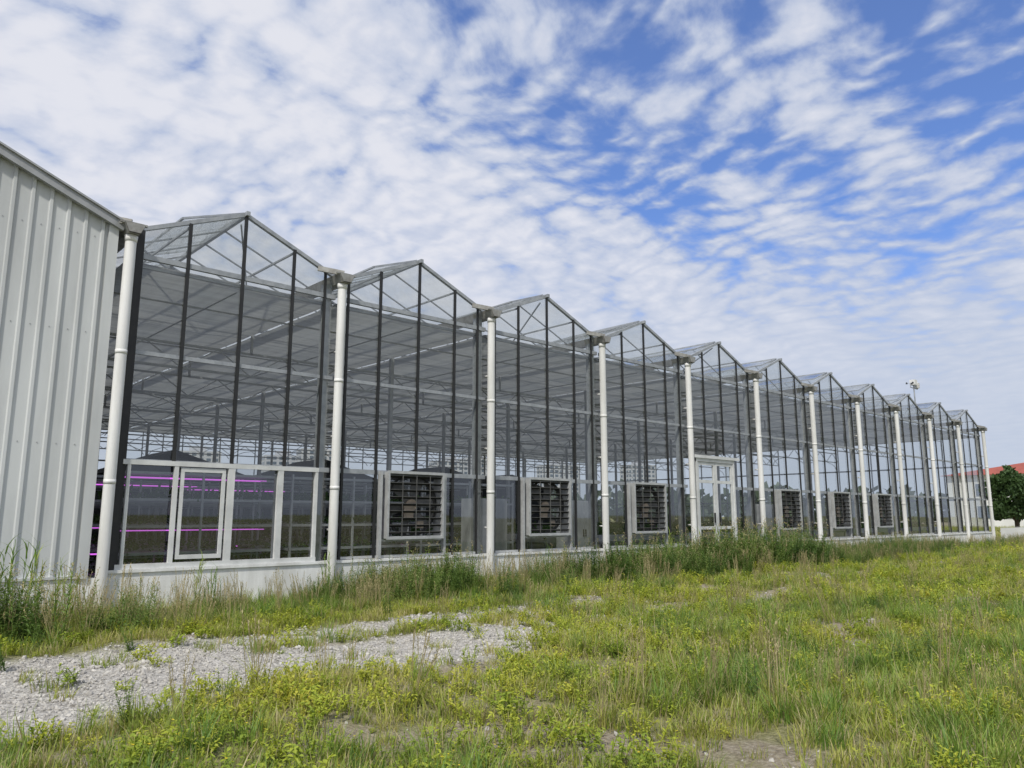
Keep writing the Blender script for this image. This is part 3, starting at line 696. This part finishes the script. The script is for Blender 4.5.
# ---------------------------------------------------------------- world
wd=bpy.data.worlds.new('World'); sc.world=wd; wd.use_nodes=True; nt=wd.node_tree; nt.nodes.clear(); L=nt.links.new
sunv=Vector((-.57,-.33,.76)).normalized(); el=math.asin(sunv.z); azr=math.atan2(sunv.x,sunv.y)
out=N(nt,'ShaderNodeOutputWorld'); bg=N(nt,'ShaderNodeBackground',ins={'Strength':0.1}); L(bg.outputs[0],out.inputs[0])
sky=N(nt,'ShaderNodeTexSky'); sky.sky_type='NISHITA'; sky.sun_disc=False; sky.sun_elevation=el; sky.sun_rotation=azr%(2*math.pi); sky.air_density=1.0; sky.dust_density=.6; sky.ozone_density=1.6
tc_=N(nt,'ShaderNodeTexCoord'); sep=N(nt,'ShaderNodeSeparateXYZ'); L(tc_.outputs['Generated'],sep.inputs[0])
def mth(op,a,b=None,c=None,clamp=False):
    n=nt.nodes.new('ShaderNodeMath'); n.operation=op; n.use_clamp=clamp
    for i,v in enumerate((a,b,c)):
        if v is None: continue
        if isinstance(v,(int,float)): n.inputs[i].default_value=v
        else: L(v,n.inputs[i])
    return n.outputs[0]
def mrange(v,a,b,c,d,smooth=True):
    n=nt.nodes.new('ShaderNodeMapRange'); n.interpolation_type='SMOOTHSTEP' if smooth else 'LINEAR'
    L(v,n.inputs[0]); 
    for k,q in zip((1,2,3,4),(a,b,c,d)): n.inputs[k].default_value=q
    return n.outputs[0]
zz=mth('ADD',mth('MAXIMUM',sep.outputs[2],0.0),0.14)
px=mth('DIVIDE',sep.outputs[0],zz); py=mth('DIVIDE',sep.outputs[1],zz)
cmb=N(nt,'ShaderNodeCombineXYZ'); L(px,cmb.inputs[0]); L(py,cmb.inputs[1])
wn=N(nt,'ShaderNodeTexNoise',noise_dimensions='2D',ins={'Scale':1.3,'Detail':2}); L(cmb.outputs[0],wn.inputs['Vector'])
wv=N(nt,'ShaderNodeVectorMath',operation='MULTIPLY_ADD'); L(wn.outputs['Color'],wv.inputs[0]); wv.inputs[1].default_value=(.28,.28,0); L(cmb.outputs[0],wv.inputs[2])
wn2=N(nt,'ShaderNodeTexNoise',noise_dimensions='2D',ins={'Scale':9,'Detail':3}); L(cmb.outputs[0],wn2.inputs['Vector'])
wv2=N(nt,'ShaderNodeVectorMath',operation='MULTIPLY_ADD'); L(wn2.outputs['Color'],wv2.inputs[0]); wv2.inputs[1].default_value=(.10,.10,0); L(wv.outputs[0],wv2.inputs[2])
def mapped(rot,scl,src=None):
    r=N(nt,'ShaderNodeMapping'); r.inputs['Rotation'].default_value=(0,0,rot); r.inputs['Scale'].default_value=(*scl,1); L((src or wv).outputs[0],r.inputs[0]); return r.outputs[0]
big=N(nt,'ShaderNodeTexNoise',noise_dimensions='2D',ins={'Scale':1.2,'Detail':3}); L(mapped(-.5,(.5,1.3)),big.inputs['Vector'])
stk=N(nt,'ShaderNodeTexNoise',noise_dimensions='2D',ins={'Scale':2.8,'Detail':5,'Roughness':.55}); L(mapped(-.5,(.6,1.7)),stk.inputs['Vector'])
vor=N(nt,'ShaderNodeTexVoronoi',voronoi_dimensions='2D',feature='SMOOTH_F1',ins={'Scale':11.5,'Smoothness':.6}); L(mapped(-.5,(1.35,.85),wv2),vor.inputs['Vector'])
fin=N(nt,'ShaderNodeTexNoise',noise_dimensions='2D',ins={'Scale':15,'Detail':6,'Roughness':.62}); L(mapped(-.5,(1,1)),fin.inputs['Vector'])
puff=mth('SUBTRACT',.42,vor.outputs['Distance'])
dt_=N(nt,'ShaderNodeVectorMath',operation='DOT_PRODUCT'); L(tc_.outputs['Generated'],dt_.inputs[0]); v0=Vector((.80,.26,.56)).normalized(); dt_.inputs[1].default_value=v0
clear=mrange(dt_.outputs['Value'],.80,1.0,0,1)
damp=mrange(sep.outputs[2],.12,.42,.35,1)
d0=mth('MULTIPLY_ADD',mth('SUBTRACT',stk.outputs[0],.5),1.5,mth('MULTIPLY',mth('SUBTRACT',big.outputs[0],.5),.8))
d0=mth('MULTIPLY_ADD',puff,.85,d0)
d0=mth('MULTIPLY_ADD',mth('SUBTRACT',fin.outputs[0],.5),.7,d0)
d0=mth('MULTIPLY',d0,damp)
d0=mth('MULTIPLY_ADD',clear,-.56,d0)
lowc=mrange(sep.outputs[2],.18,.50,.24,0)
d0=mth('ADD',d0,lowc)
d0=mth('ADD',d0,.49)
cov=mrange(d0,-.34,.36,0.10,1)
shade=mrange(d0,-.05,1.0,0,1)
cr=N(nt,'ShaderNodeMix',data_type='RGBA'); L(shade,cr.inputs[0]); cr.inputs[6].default_value=(4.9,5.6,7.2,1); cr.inputs[7].default_value=(7.9,8.0,8.6,1)
cova=mth('MULTIPLY',cov,.96)
tint=N(nt,'ShaderNodeMix',data_type='RGBA',blend_type='MULTIPLY'); tint.inputs[0].default_value=1; L(sky.outputs[0],tint.inputs[6]); tint.inputs[7].default_value=(.80,1.12,1.75,1)
m1=N(nt,'ShaderNodeMix',data_type='RGBA'); L(cova,m1.inputs[0]); L(tint.outputs[2],m1.inputs[6]); L(cr.outputs[2],m1.inputs[7])
hz=mrange(sep.outputs[2],.0,.36,.85,0)
m2=N(nt,'ShaderNodeMix',data_type='RGBA'); L(hz,m2.inputs[0]); L(m1.outputs[2],m2.inputs[6]); m2.inputs[7].default_value=(5.2,5.9,7.2,1)
L(m2.outputs[2],bg.inputs[0])
sl=bpy.data.lights.new('sun','SUN'); sl.energy=3.3; sl.angle=math.radians(3); sl.color=(1,.955,.87)
so=bpy.data.objects.new('sun',sl); sc.collection.objects.link(so); so.rotation_euler=sunv.to_track_quat('Z','Y').to_euler()

# ---------------------------------------------------------------- camera
cd=bpy.data.cameras.new('camera'); cd.lens=26.9; cd.sensor_width=36; cd.clip_end=5000; cd.clip_start=.05
co=bpy.data.objects.new('camera',cd); sc.collection.objects.link(co); co.location=(0.13,-13.45,1.5)
co.rotation_euler=(math.radians(99.79),0,math.radians(-42.7)); sc.camera=co
print('done')
